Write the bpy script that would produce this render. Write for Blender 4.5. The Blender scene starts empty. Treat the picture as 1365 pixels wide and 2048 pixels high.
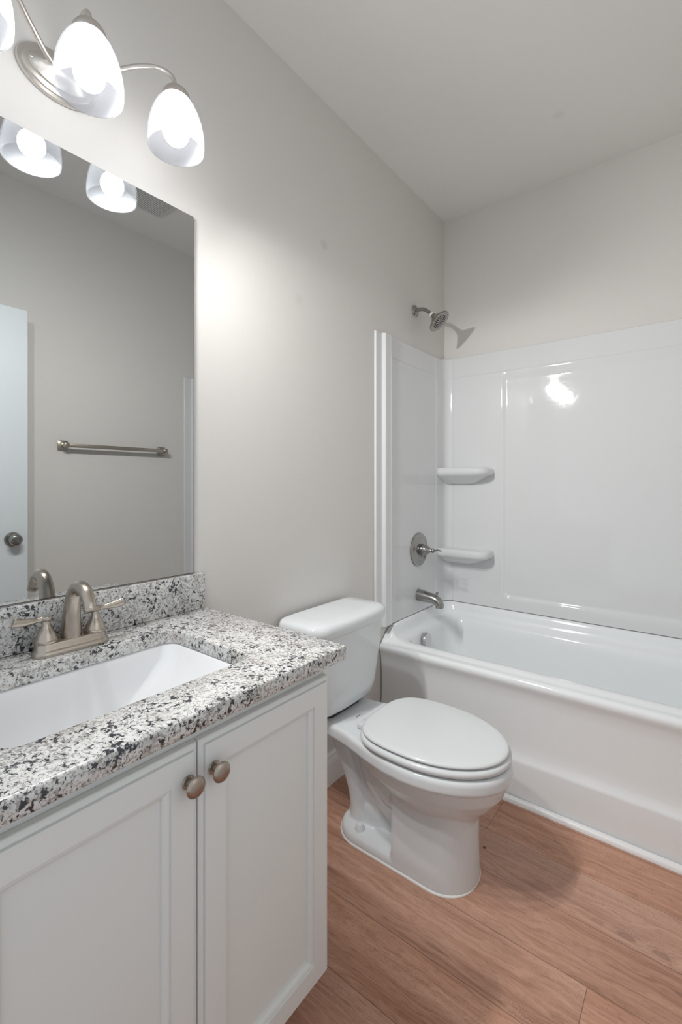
import bpy, bmesh, math, random
from mathutils import Vector, Matrix

random.seed(4)
SC = bpy.context.scene
COL = SC.collection
PI = math.pi

# ------------------------------------------------------------------ camera
cam_d = bpy.data.cameras.new('camera')
cam = bpy.data.objects.new('camera', cam_d)
COL.objects.link(cam)
cam.location = (1.19, 0.0, 1.21)
cam.rotation_euler = (PI / 2, 0, math.radians(38.1))
cam_d.sensor_fit = 'AUTO'
cam_d.sensor_width = 36.0
cam_d.lens = 36.0 * 924.0 / 2048.0
cam_d.shift_y = -(1024 - 967) / 2048.0
cam_d.clip_start = 0.01
SC.camera = cam

# ------------------------------------------------------------------ world, big lights, exposure
world = bpy.data.worlds.new('world')
SC.world = world
world.use_nodes = True
bg = world.node_tree.nodes['Background']
bg.inputs[0].default_value = (0.90, 0.95, 1.0, 1)
# added even fill light, let in by leaving out the front wall
bg.inputs[1].default_value = 0.70

BULB = 43.0                      # emission of each of the three bulbs
LAMP_W = 26.5                     # light each lamp throws out of the mouth of its shade


SC.view_settings.view_transform = 'Standard'
SC.view_settings.look = 'None'
SC.view_settings.exposure = 0.18
SC.view_settings.gamma = 1.0
SC.view_settings.use_curve_mapping = False
SC.cycles.use_denoising = True
SC.cycles.max_bounces = 12
SC.cycles.diffuse_bounces = 8
SC.cycles.glossy_bounces = 6
SC.cycles.transmission_bounces = 8
SC.cycles.sample_clamp_indirect = 6.0
SC.cycles.caustics_reflective = False
SC.cycles.caustics_refractive = False


# ------------------------------------------------------------------ materials
class N:
    """small wrapper round a node tree"""

    def __init__(self, name):
        self.m = bpy.data.materials.new(name)
        self.m.use_nodes = True
        self.t = self.m.node_tree
        self.b = self.t.nodes['Principled BSDF']

    def add(self, kind, **kw):
        n = self.t.nodes.new(kind)
        for k, v in kw.items():
            setattr(n, k, v)
        return n

    def link(self, a, b):
        self.t.links.new(a, b)

    def val(self, sock, v):
        if hasattr(v, 'is_linked') or hasattr(v, 'links'):
            self.link(v, sock)
        else:
            sock.default_value = v

    def math(self, op, a, b=0.0, c=0.0, clamp=False):
        n = self.add('ShaderNodeMath', operation=op)
        n.use_clamp = clamp
        self.val(n.inputs[0], a)
        self.val(n.inputs[1], b)
        self.val(n.inputs[2], c)
        return n.outputs[0]

    def noise(self, vec, scale, detail=2.0, rough=0.5, dist=0.0):
        n = self.add('ShaderNodeTexNoise')
        self.link(vec, n.inputs['Vector'])
        n.inputs['Scale'].default_value = scale
        n.inputs['Detail'].default_value = detail
        n.inputs['Roughness'].default_value = rough
        n.inputs['Distortion'].default_value = dist
        return n.outputs['Fac']

    def mapping(self, vec, scale=(1, 1, 1), loc=(0, 0, 0)):
        n = self.add('ShaderNodeMapping')
        self.link(vec, n.inputs[0])
        n.inputs['Scale'].default_value = scale
        n.inputs['Location'].default_value = loc
        return n.outputs[0]

    def ramp(self, fac, stops, interp='LINEAR'):
        n = self.add('ShaderNodeValToRGB')
        n.color_ramp.interpolation = interp
        e = n.color_ramp.elements
        while len(e) < len(stops):
            e.new(0.5)
        for i, (p, c) in enumerate(stops):
            e[i].position = p
            e[i].color = (c[0], c[1], c[2], 1) if hasattr(c, '__len__') else (c, c, c, 1)
        self.link(fac, n.inputs[0])
        return n.outputs[0]

    def mix(self, fac, a, b, blend='MIX'):
        n = self.add('ShaderNodeMix', data_type='RGBA', blend_type=blend)
        self.val(n.inputs[0], fac)
        for s, v in ((n.inputs[6], a), (n.inputs[7], b)):
            if hasattr(v, '__len__'):
                s.default_value = (v[0], v[1], v[2], 1)
            else:
                self.val(s, v)
        return n.outputs[2]

    def bump(self, h, strength, dist):
        n = self.add('ShaderNodeBump')
        n.inputs['Strength'].default_value = strength
        n.inputs['Distance'].default_value = dist
        self.link(h, n.inputs['Height'])
        self.link(n.outputs[0], self.b.inputs['Normal'])

    def pos(self):
        return self.add('ShaderNodeNewGeometry').outputs['Position']


def srgb(r, g, b):
    f = lambda c: c / 12.92 if c <= 0.04045 else ((c + 0.055) / 1.055) ** 2.4
    return (f(r / 255), f(g / 255), f(b / 255))


def simple(name, col, rough, metal=0.0, coat=0.0, bump=None, spec=0.5, aniso=0.0):
    n = N(name)
    b = n.b
    b.inputs['Base Color'].default_value = (*col, 1)
    b.inputs['Roughness'].default_value = rough
    b.inputs['Metallic'].default_value = metal
    b.inputs['Coat Weight'].default_value = coat
    b.inputs['Coat Roughness'].default_value = 0.04
    b.inputs['Specular IOR Level'].default_value = spec
    b.inputs['Anisotropic'].default_value = aniso
    p = n.pos()
    # every finish keeps a trace of unevenness
    f = n.noise(p, 9.0, 3.0)
    n.link(n.math('MULTIPLY_ADD', f, rough * 0.25, rough * 0.87), b.inputs['Roughness'])
    if bump:
        n.bump(n.noise(p, bump[0], 3.0), bump[1], bump[2])
    return n.m


def paint(name, col, smudges=()):
    n = N(name)
    p = n.pos()
    c = n.mix(n.noise(p, 3.0, 2.0), [x * 0.985 for x in col], [x * 1.015 for x in col])
    for (q, r, k) in smudges:                         # handling marks left on the paint
        d = n.add('ShaderNodeVectorMath', operation='DISTANCE')
        n.link(p, d.inputs[0])
        d.inputs[1].default_value = q
        m = n.add('ShaderNodeMapRange', interpolation_type='SMOOTHSTEP')
        n.link(d.outputs['Value'], m.inputs[0])
        m.inputs[1].default_value = r * 0.3
        m.inputs[2].default_value = r
        m.inputs[3].default_value = k
        m.inputs[4].default_value = 0.0
        c = n.mix(m.outputs[0], c, [x * 0.7 for x in col])
    n.link(c, n.b.inputs['Base Color'])
    n.b.inputs['Roughness'].default_value = 0.62
    n.b.inputs['Specular IOR Level'].default_value = 0.35
    n.bump(n.noise(p, 190.0, 3.0), 0.10, 0.002)
    return n.m


WALL = (0.665, 0.65, 0.625)
M = {}
M['wall'] = paint('greige_wall_paint', WALL, (((0, 1.409, 2.162), 0.028, 0.38), ((0, 1.262, 1.898), 0.03, 0.16)))
M['ceiling'] = paint('ceiling_paint', (0.78, 0.767, 0.745), (((0.72, 2.06, 2.735), 0.03, 0.2),))
M['trim'] = simple('white_trim_paint', (0.80, 0.81, 0.815), 0.35)
M['door'] = simple('white_door_paint', (0.65, 0.69, 0.71), 0.4)
M['cabinet'] = simple('off_white_cabinet_paint', (0.715, 0.73, 0.72), 0.38, bump=(260, 0.04, 0.001))
M['acrylic'] = simple('white_acrylic', (0.68, 0.69, 0.695), 0.055)


def wavy(m):
    """thermoformed sheet: slow waves plus a fine ripple in the gloss"""
    nt = m.node_tree
    g = nt.nodes.new('ShaderNodeNewGeometry')
    prev = None
    for sc, st, ds in ((3.5, 0.05, 0.02), (26.0, 0.10, 0.0022)):
        n = nt.nodes.new('ShaderNodeTexNoise')
        n.inputs['Scale'].default_value = sc
        n.inputs['Detail'].default_value = 3.0
        nt.links.new(g.outputs['Position'], n.inputs['Vector'])
        bp = nt.nodes.new('ShaderNodeBump')
        bp.inputs['Strength'].default_value = st
        bp.inputs['Distance'].default_value = ds
        nt.links.new(n.outputs['Fac'], bp.inputs['Height'])
        if prev:
            nt.links.new(prev, bp.inputs['Normal'])
        prev = bp.outputs[0]
    nt.links.new(prev, nt.nodes['Principled BSDF'].inputs['Normal'])


wavy(M['acrylic'])
M['tub'] = simple('white_tub_enamel', (0.79, 0.815, 0.825), 0.09)
M['porcelain'] = simple('white_porcelain', (0.68, 0.705, 0.72), 0.07)
M['basin'] = simple('white_basin_glaze', (0.75, 0.76, 0.77), 0.07)
M['seat'] = simple('white_seat_plastic', (0.655, 0.675, 0.685), 0.16)
M['nickel'] = simple('brushed_nickel', (0.64, 0.61, 0.57), 0.30, metal=1.0, aniso=0.4)
M['faucet'] = simple('warm_brushed_nickel', (0.47, 0.42, 0.365), 0.27, metal=1.0, aniso=0.4)
M['knob'] = simple('dark_satin_nickel', (0.40, 0.34, 0.295), 0.30, metal=1.0)
M['steel'] = simple('satin_steel', (0.36, 0.35, 0.335), 0.22, metal=1.0, aniso=0.3)
M['chrome'] = simple('chrome', (0.62, 0.62, 0.62), 0.07, metal=1.0)
M['rubber'] = simple('dark_nozzle_rubber', (0.04, 0.04, 0.04), 0.6)
M['caulk'] = simple('white_caulk', (0.80, 0.80, 0.78), 0.5)
M['shadowgap'] = simple('dark_gap', (0.10, 0.10, 0.10), 0.7)
M['greymark'] = simple('grey_print', (0.16, 0.16, 0.17), 0.5)
M['vent'] = simple('vent_plastic', (0.66, 0.66, 0.65), 0.5)
M['mirror'] = simple('silvered_glass', (0.555, 0.568, 0.568), 0.004, metal=1.0)
M['mirror'].node_tree.nodes['Principled BSDF'].inputs['Roughness'].default_value = 0.0
for l in list(M['mirror'].node_tree.links):
    if l.to_socket.name == 'Roughness':
        M['mirror'].node_tree.links.remove(l)
M['glassedge'] = simple('mirror_glass_edge', (0.30, 0.32, 0.32), 0.2)


def bulb_material():
    n = N('lit_frosted_bulb')
    n.b.inputs['Base Color'].default_value = (0.9, 0.9, 0.9, 1)
    n.b.inputs['Emission Color'].default_value = (1.0, 0.975, 0.955, 1)
    n.b.inputs['Emission Strength'].default_value = BULB
    return n.m


def shade_material():
    n = N('frosted_white_glass')
    out = n.t.nodes['Material Output']
    # thin frosted glass: most light passes, a little is scattered either way
    d = n.add('ShaderNodeBsdfDiffuse')
    d.inputs[0].default_value = (0.030, 0.031, 0.0335, 1)
    t = n.add('ShaderNodeBsdfTranslucent')
    t.inputs[0].default_value = (0.068, 0.070, 0.0735, 1)
    mx = n.add('ShaderNodeAddShader')
    n.link(d.outputs[0], mx.inputs[0])
    n.link(t.outputs[0], mx.inputs[1])
    g = n.add('ShaderNodeBsdfTransparent')
    g.inputs[0].default_value = (0.42, 0.425, 0.43, 1)
    m2 = n.add('ShaderNodeAddShader')
    n.link(mx.outputs[0], m2.inputs[0])
    n.link(g.outputs[0], m2.inputs[1])
    n.link(m2.outputs[0], out.inputs['Surface'])
    n.t.nodes.remove(n.b)
    return n.m


M['bulb'] = bulb_material()
M['shade'] = shade_material()


def granite():
    n = N('speckled_granite')
    p = n.pos()
    warp = n.noise(p, 60.0, 2.0)
    big = n.noise(p, 16.0, 3.0, 0.6)
    # white and warm-grey quartz
    base = n.ramp(n.noise(p, 34.0, 4.0, 0.6), [(0.30, srgb(178, 176, 172)), (0.46, srgb(204, 204, 202)),
                                               (0.60, srgb(215, 215, 214)), (0.78, srgb(184, 177, 168))])
    base = n.mix(n.ramp(n.noise(p, 11.0, 3.0, 0.6), [(0.58, 0.0), (0.72, 0.55)]), base, srgb(196, 180, 164))
    # mid grey flecks
    f1 = n.noise(p, 150.0, 3.0, 0.62, 0.5)
    v1 = n.math('MULTIPLY_ADD', big, 0.28, n.math('SUBTRACT', f1, 0.14))
    c = n.mix(n.ramp(v1, [(0.512, 0.0), (0.580, 0.75)]), base, srgb(140, 137, 134))
    # dark flecks, in clusters
    mp = n.mapping(p, (1, 1, 1), (3.1, 1.7, 0.4))
    f2 = n.noise(mp, 118.0, 4.0, 0.62, 0.5)
    cl = n.noise(mp, 22.0, 2.0, 0.5)
    v2 = n.math('MULTIPLY_ADD', cl, 0.42, n.math('SUBTRACT', f2, 0.21))
    c = n.mix(n.ramp(v2, [(0.565, 0.0), (0.615, 1.0)]), c, srgb(52, 53, 60))
    f3 = n.noise(n.mapping(p, (1, 1, 1), (7.7, 4.2, 2.4)), 230.0, 2.0, 0.6)
    c = n.mix(n.ramp(f3, [(0.61, 0.0), (0.66, 0.85)]), c, srgb(58, 56, 58))
    n.link(c, n.b.inputs['Base Color'])
    n.b.inputs['Roughness'].default_value = 0.16
    n.b.inputs['Coat Weight'].default_value = 0.15
    return n.m


M['granite'] = granite()


def wood_floor():
    """vinyl planks running along x, 0.1745 wide"""
    n = N('oak_plank_floor')
    p = n.pos()
    sep = n.add('ShaderNodeSeparateXYZ')
    n.link(p, sep.inputs[0])
    x, y = sep.outputs[0], sep.outputs[1]
    PW, PL = 0.1745, 1.22
    ry = n.math('DIVIDE', n.math('SUBTRACT', y, 1.065 - 10 * PW), PW)
    row = n.math('FLOOR', ry)
    fy = n.math('FRACT', ry)
    offs = [0.2, 0.9, 0.5, 0.1, 0.75, 0.3, 1.1, 0.6, 0.0, 0.22, 0.971, 0.30, 0.25, 0.592, 0.1, 0.8]
    rmp = n.ramp(n.math('DIVIDE', n.math('ADD', row, 0.5), 16.0),
                 [(i / 16.0, (o / PL, 0, 0)) for i, o in enumerate(offs)], 'CONSTANT')
    sr = n.add('ShaderNodeSeparateColor')
    n.link(rmp, sr.inputs[0])
    px = n.math('SUBTRACT', n.math('DIVIDE', x, PL), sr.outputs[0])
    plank = n.math('FLOOR', px)
    fx = n.math('FRACT', n.math('ADD', px, 10.0))
    ident = n.math('ADD', n.math('MULTIPLY', row, 7.31), n.math('MULTIPLY', plank, 3.77))
    wn = n.add('ShaderNodeTexWhiteNoise', noise_dimensions='1D')
    n.link(ident, wn.inputs['W'])
    rnd = wn.outputs['Value']
    # grain coordinates, shifted per plank
    cmb = n.add('ShaderNodeCombineXYZ')
    n.link(n.math('ADD', x, n.math('MULTIPLY', ident, 1.7)), cmb.inputs[0])
    n.link(n.math('ADD', y, n.math('MULTIPLY', ident, 0.9)), cmb.inputs[1])
    g = cmb.outputs[0]
    wob = n.noise(n.mapping(g, (2.2, 9.0, 1)), 1.0, 3.0, 0.6)
    gy = n.add('ShaderNodeCombineXYZ')
    sg = n.add('ShaderNodeSeparateXYZ')
    n.link(g, sg.inputs[0])
    n.link(n.math('MULTIPLY', sg.outputs[0], 3.0), gy.inputs[0])
    n.link(n.math('MULTIPLY_ADD', wob, 14.0, n.math('MULTIPLY', sg.outputs[1], 95.0)), gy.inputs[1])
    fine = n.noise(gy.outputs[0], 1.0, 4.0, 0.65)
    streak = n.noise(n.mapping(g, (1.6, 34.0, 1)), 1.0, 4.0, 0.6, 0.6)
    broad = n.noise(n.mapping(g, (1.3, 6.0, 1)), 1.0, 2.0, 0.5)
    pores = n.noise(n.mapping(g, (30.0, 420.0, 1)), 1.0, 2.0, 0.6)
    tone = n.math('ADD', n.math('MULTIPLY', fine, 0.42), n.math('MULTIPLY', streak, 0.34))
    tone = n.math('ADD', tone, n.math('MULTIPLY', broad, 0.24))
    c = n.ramp(tone, [(0.33, srgb(126, 84, 62)), (0.45, srgb(172, 127, 104)), (0.55, srgb(192, 147, 124)),
                      (0.72, srgb(208, 168, 147))])
    c = n.mix(n.ramp(pores, [(0.56, 0.0), (0.68, 0.5)]), c, srgb(104, 70, 54))
    c = n.mix(n.math('MULTIPLY', n.math('SUBTRACT', rnd, 0.5), 0.16), c, (0.75, 0.75, 0.75), 'ADD')
    c = n.mix(n.math('MULTIPLY', rnd, 0.16), c, srgb(120, 86, 70))
    # pale hairline figure
    hair = n.noise(n.mapping(g, (26.0, 60.0, 1)), 1.0, 3.0, 0.7, 2.5)
    hband = n.math('ABSOLUTE', n.math('SUBTRACT', hair, 0.5))
    hmask = n.math('MULTIPLY', n.ramp(hband, [(0.0, 1.0), (0.022, 0.0)]),
                   n.ramp(n.noise(n.mapping(g, (3.0, 7.0, 1)), 1.0, 2.0), [(0.50, 0.0), (0.64, 0.6)]))
    c = n.mix(hmask, c, srgb(206, 178, 160))
    # knots of the printed planks: dark eyes with rings
    for (kx, ky, rx, rr, k) in ((1.029, 1.443, 0.045, 0.016, 0.75),
                                (1.106, 1.442, 0.040, 0.015, 0.70),
                                (0.962, 1.444, 0.030, 0.012, 0.50),
                                (0.774, 1.632, 0.035, 0.012, 0.45),
                                (0.932, 1.125, 0.030, 0.010, 0.55),
                                (0.636, 1.100, 0.050, 0.007, 0.60),
                                (0.830, 1.469, 0.085, 0.032, 0.35),
                                (0.496, 1.088, 0.020, 0.008, 0.35)):
        dx = n.math('DIVIDE', n.math('SUBTRACT', x, kx), rx)
        dy = n.math('DIVIDE', n.math('SUBTRACT', n.math('MULTIPLY_ADD', streak, 0.02, y), ky + 0.01), rr)
        dd = n.math('SQRT', n.math('ADD', n.math('MULTIPLY', dx, dx), n.math('MULTIPLY', dy, dy)))
        ring = n.math('MULTIPLY_ADD', n.math('SINE', n.math('MULTIPLY_ADD', fine, 5.0, n.math('MULTIPLY', dd, 13.0))), 0.25, 0.75)
        ms = n.ramp(dd, [(0.0, 1.0), (0.25, 0.8), (1.0, 0.0)])
        c = n.mix(n.math('MULTIPLY', n.math('MULTIPLY', ms, ring), k), c, srgb(92, 62, 48))
    # a small dark hole
    d = n.add('ShaderNodeVectorMath', operation='DISTANCE')
    n.link(p, d.inputs[0])
    d.inputs[1].default_value = (0.618, 1.503, 0)
    c = n.mix(n.ramp(d.outputs['Value'], [(0.0035, 1.0), (0.0055, 0.0)]), c, (0.03, 0.018, 0.012))
    # seams
    ey = n.math('MULTIPLY', n.math('MINIMUM', fy, n.math('SUBTRACT', 1.0, fy)), PW)
    ex = n.math('MULTIPLY', n.math('MINIMUM', fx, n.math('SUBTRACT', 1.0, fx)), PL)
    e = n.math('MINIMUM', ey, ex)
    seam = n.ramp(n.math('MULTIPLY', e, 100.0), [(0.05, 1.0), (0.13, 0.0)])
    c = n.mix(n.math('MULTIPLY', seam, 0.62), c, srgb(70, 46, 36))
    n.link(c, n.b.inputs['Base Color'])
    n.link(n.math('MULTIPLY_ADD', fine, 0.2, 0.40), n.b.inputs['Roughness'])
    n.b.inputs['Specular IOR Level'].default_value = 0.4
    h = n.math('SUBTRACT', n.math('MULTIPLY', fine, 0.12), seam)
    n.bump(h, 0.25, 0.002)
    return n.m


M['floor'] = wood_floor()


# ------------------------------------------------------------------ mesh helpers
def mesh_obj(name, bm, mat, parent=None, smooth=True, angle=40):
    """link a bmesh written in world coordinates as ONE object; its origin is that of its thing"""
    o0 = Vector((0, 0, 0))
    q = parent
    while q is not None:
        o0 += q.location
        q = q.parent
    bmesh.ops.remove_doubles(bm, verts=bm.verts, dist=1e-6)
    bmesh.ops.recalc_face_normals(bm, faces=bm.faces)
    if o0.length:
        bmesh.ops.translate(bm, verts=bm.verts, vec=-o0)
    me = bpy.data.meshes.new(name)
    bm.to_mesh(me)
    bm.free()
    me.materials.append(mat)
    for f in me.polygons:
        f.use_smooth = smooth
    if smooth and angle:
        me.set_sharp_from_angle(angle=math.radians(angle))
    o = bpy.data.objects.new(name, me)
    COL.objects.link(o)
    if parent is not None:
        o.parent = parent
    return o


def tag(o, label, cat, group=None):
    o['label'] = label
    o['category'] = cat
    if group:
        o['group'] = group
    return o


def thing(name, label, cat, loc, group=None):
    o = bpy.data.objects.new(name, None)
    o.empty_display_size = 0.05
    COL.objects.link(o)
    o.location = loc
    return tag(o, label, cat, group)


def own_origin(o, loc):
    """put a single-mesh thing's origin at its base"""
    v = Vector(loc)
    o.data.transform(Matrix.Translation(-v))
    o.location = v
    return o


def structure(name, bm, mat, smooth=False, angle=40, parent=None):
    o = mesh_obj(name, bm, mat, parent, smooth, angle)
    if parent is None:
        o['kind'] = 'structure'
    return o


def box(bm, x0, x1, y0, y1, z0, z1, bev=0.0, seg=2):
    vs = [bm.verts.new(p) for p in ((x0, y0, z0), (x1, y0, z0), (x1, y1, z0), (x0, y1, z0),
                                    (x0, y0, z1), (x1, y0, z1), (x1, y1, z1), (x0, y1, z1))]
    fs = [bm.faces.new([vs[i] for i in q]) for q in ((3, 2, 1, 0), (4, 5, 6, 7), (0, 1, 5, 4), (1, 2, 6, 5),
                                                     (2, 3, 7, 6), (3, 0, 4, 7))]
    if bev:
        es = list({e for f in fs for e in f.edges})
        bmesh.ops.bevel(bm, geom=es, offset=bev, segments=seg, profile=0.5, affect='EDGES')
    return bm


def nbm():
    return bmesh.new()


def loft(bm, rings, cap0=True, cap1=True, closed=True):
    vr = [[bm.verts.new(p) for p in r] for r in rings]
    n = len(vr[0])
    for a, b in zip(vr, vr[1:]):
        for i in range(n if closed else n - 1):
            j = (i + 1) % n
            bm.faces.new((a[i], a[j], b[j], b[i]))
    if cap0:
        bm.faces.new(list(reversed(vr[0])))
    if cap1:
        bm.faces.new(vr[-1])
    return bm


def rrect(x0, x1, y0, y1, r, z, n=7):
    """rounded rectangle in the xy plane, counter-clockwise; r may be four radii"""
    rs = r if hasattr(r, '__len__') else (r, r, r, r)
    out = []
    for (cx, cy, a0, k) in ((x1, y0, -PI / 2, rs[0]), (x1, y1, 0, rs[1]), (x0, y1, PI / 2, rs[2]), (x0, y0, PI, rs[3])):
        ccx = cx - k if cx == x1 else cx + k
        ccy = cy - k if cy == y1 else cy + k
        for i in range(n + 1):
            a = a0 + PI / 2 * i / n
            out.append(Vector((ccx + k * math.cos(a), ccy + k * math.sin(a), z)))
    return out


def egg(xm, af, ab, b, z, cy, pb=3.0, pf=2.0, n=64):
    """elongated bowl outline: elliptic front, blunter back"""
    out = []
    for i in range(n):
        t = 2 * PI * i / n
        c, s = math.cos(t), math.sin(t)
        a, p = (af, pf) if c >= 0 else (ab, pb)
        rr = (abs(c) ** p + abs(s) ** p) ** (-1.0 / p)
        out.append(Vector((xm + a * rr * c, cy + b * rr * s, z)))
    return out


def catmull(pts, sub=8):
    pts = [Vector(p) for p in pts]
    P = [pts[0] * 2 - pts[1]] + pts + [pts[-1] * 2 - pts[-2]]
    out = []
    for i in range(1, len(P) - 2):
        p0, p1, p2, p3 = P[i - 1:i + 3]
        for k in range(sub):
            t = k / sub
            out.append(0.5 * ((2 * p1) + (p2 - p0) * t + (2 * p0 - 5 * p1 + 4 * p2 - p3) * t * t
                              + (3 * p1 - p0 - 3 * p2 + p3) * t ** 3))
    out.append(P[-2].copy())
    return out


def lerp_list(vals, n):
    out = []
    for i in range(n):
        t = i / (n - 1) * (len(vals) - 1)
        k = min(int(t), len(vals) - 2)
        out.append(vals[k] + (vals[k + 1] - vals[k]) * (t - k))
    return out


def tube(bm, path, radii, seg=16, up=(0, 0, 1), flat=1.0, sub=8, cap=True):
    """swept tube; flat squashes the section along the second frame axis"""
    pts = catmull(path, sub) if sub > 1 else [Vector(p) for p in path]
    rad = lerp_list(radii, len(pts)) if hasattr(radii, '__len__') else [radii] * len(pts)
    fl = lerp_list(flat, len(pts)) if hasattr(flat, '__len__') else [flat] * len(pts)
    rings = []
    nrm = None
    for i, p in enumerate(pts):
        t = (pts[min(i + 1, len(pts) - 1)] - pts[max(i - 1, 0)]).normalized()
        if nrm is None:
            u = Vector(up)
            if abs(t.dot(u)) > 0.95:
                u = Vector((1, 0, 0))
            nrm = (u - t * u.dot(t)).normalized()
        else:
            nrm = (nrm - t * nrm.dot(t)).normalized()
        bn = t.cross(nrm)
        rings.append([p + rad[i] * (math.cos(a) * bn + fl[i] * math.sin(a) * nrm)
                      for a in (2 * PI * k / seg for k in range(seg))])
    return loft(bm, rings, cap, cap)


def lathe(bm, prof, origin, axis=(0, 0, 1), seg=32, cap0=True, cap1=True):
    """profile of (radius, height) turned about axis through origin"""
    ax = Vector(axis).normalized()
    u = ax.orthogonal().normalized()
    v = ax.cross(u)
    o = Vector(origin)
    rings = [[o + ax * h + max(r, 1e-5) * (math.cos(a) * u + math.sin(a) * v)
              for a in (2 * PI * k / seg for k in range(seg))] for r, h in prof]
    return loft(bm, rings, cap0, cap1)


def smst(a, b, x):
    if a == b:
        return 0.0 if x < a else 1.0
    t = min(1.0, max(0.0, (x - a) / (b - a)))
    return t * t * (3 - 2 * t)


# ------------------------------------------------------------------ room shell
XR, YB, ZC, YF = 1.53, 2.498, 2.735, 0.045
T = 0.10


def slab(name, x0, x1, y0, y1, z0, z1, mat):
    return structure(name, box(nbm(), x0, x1, y0, y1, z0, z1), mat)


slab('floor', -T, XR + T, -1.3, YB + T, -0.06, 0.0, M['floor'])
slab('ceiling', -T, XR + T, YF - 0.12, YB + T, ZC, ZC + 0.08, M['ceiling'])
slab('wall_left', -T, 0.0, YF - 0.12, YB + T, 0.0, ZC, M['wall'])
slab('wall_right', XR, XR + T, YF - 0.12, YB + T, 0.0, ZC, M['wall'])
slab('wall_back', 0.0, XR, YB, YB + T, 0.0, ZC, M['wall'])
def baseboard(name, p0, p1, inward, mat):
    """profiled board from p0 to p1 along a wall; inward is the room side"""
    prof = [(0, 0), (0.014, 0), (0.014, 0.085), (0.012, 0.095), (0.009, 0.103), (0.008, 0.115), (0.004, 0.122), (0, 0.124)]
    bm = nbm()
    rings = [[Vector((p[0] + inward[0] * d, p[1] + inward[1] * d, z)) for d, z in prof] for p in (p0, p1)]
    loft(bm, rings)
    return structure(name, bm, mat)


baseboard('baseboard_left', (0.0, 0.812), (0.0, 1.752), (1, 0), M['trim'])
baseboard('baseboard_right', (XR, 0.06), (XR, 1.752), (-1, 0), M['trim'])
# quarter round along the foot of the tub
qr = nbm()
prof = [(0, 0)] + [(0.017 * math.cos(a), 0.019 * math.sin(a)) for a in (PI / 2 * i / 8 for i in range(9))]
loft(qr, [[Vector((x, 1.791 - d, z)) for d, z in prof] for x in (0.02, XR - 0.0)])
structure('trim_1', qr, M['trim'], True, 60)

# open door leaf, folded back towards the right wall
dr = nbm()
box(dr, 1.353, 1.388, 0.05, 0.811, 0.012, 2.032, 0.0015, 1)
door = structure('door_1', dr, M['door'])
hb = nbm()
lathe(hb, [(0.0, 0.0), (0.0335, 0.0), (0.0335, 0.004), (0.031, 0.008), (0.017, 0.010), (0.0125, 0.016), (0.0125, 0.026),
           (0.018, 0.031), (0.0255, 0.038), (0.0275, 0.047), (0.025, 0.056), (0.019, 0.061), (0.009, 0.0615), (0.008, 0.059),
           (0.0, 0.059)], (1.353, 0.748, 0.951), (-1, 0, 0), 40)
hb_o = mesh_obj('door_handle', hb, M['steel'], door)
lb = nbm()
box(lb, 1.358, 1.382, 0.8105, 0.8122, 0.922, 0.980, 0.0004, 1)
mesh_obj('latch_plate', lb, M['steel'], door, False)

# ------------------------------------------------------------------ vanity cabinet
CXF, CY0, CY1 = 0.507, 0.118, 0.806        # face-frame plane and the cabinet's ends
van = thing('vanity_cabinet', 'off white two door vanity cabinet under the granite top', 'cabinet', (0.26, 0.46, 0.0))
b = nbm()
box(b, 0.003, 0.488, CY0, CY0 + 0.016, 0.0, 0.807)
box(b, 0.003, 0.488, CY1 - 0.016, CY1, 0.10, 0.807)
box(b, 0.003, 0.425, CY1 - 0.016, CY1, 0.0, 0.10)
box(b, 0.003, 0.488, CY0 + 0.016, CY1 - 0.016, 0.10, 0.116)
box(b, 0.003, 0.010, CY0 + 0.016, CY1 - 0.016, 0.116, 0.807)
mesh_obj('carcass', b, M['cabinet'], van, False)
b = nbm()
for q in ((CY0, CY0 + 0.04, 0.10, 0.807), (CY1 - 0.04, CY1, 0.10, 0.807), (CY0 + 0.04, CY1 - 0.04, 0.755, 0.807),
          (CY0 + 0.04, CY1 - 0.04, 0.10, 0.145), (0.446, 0.484, 0.145, 0.755)):
    box(b, 0.488, CXF, *q)
mesh_obj('face_frame', b, M['cabinet'], van, False)
b = nbm()
box(b, 0.410, 0.425, CY0 + 0.016, CY1 - 0.016, 0.0, 0.10)
mesh_obj('toe_kick', b, M['cabinet'], van, False)
b = nbm()
box(b, 0.485, 0.507, YF + 0.002, CY0 - 0.001, 0.0, 0.807)
mesh_obj('filler_strip', b, M['cabinet'], van, False)


def cabinet_door(y0, y1, z0, z1):
    """frame-and-panel door: stepped outer lip, flat frame, ogee, recessed panel"""
    bm = nbm()
    xf = 0.527
    steps = [(0.0, CXF + 0.001), (0.0, xf - 0.0085), (0.001, xf - 0.0070), (0.0045, xf - 0.0050), (0.0085, xf - 0.0045), (0.0090, xf - 0.0058),
             (0.0100, xf - 0.0058), (0.0104, xf - 0.0006), (0.0110, xf), (0.0515, xf), (0.0518, xf - 0.0040), (0.0530, xf - 0.0040),
             (0.0540, xf - 0.0032), (0.0580, xf - 0.0040), (0.0615, xf - 0.0060), (0.0635, xf - 0.0085), (0.0638, xf - 0.0130)]
    rings = [[Vector((x, y0 + i, z0 + i)), Vector((x, y1 - i, z0 + i)), Vector((x, y1 - i, z1 - i)), Vector((x, y0 + i, z1 - i))]
             for i, x in steps]
    loft(bm, rings)
    return mesh_obj('door', bm, M['cabinet'], van, False)


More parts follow.
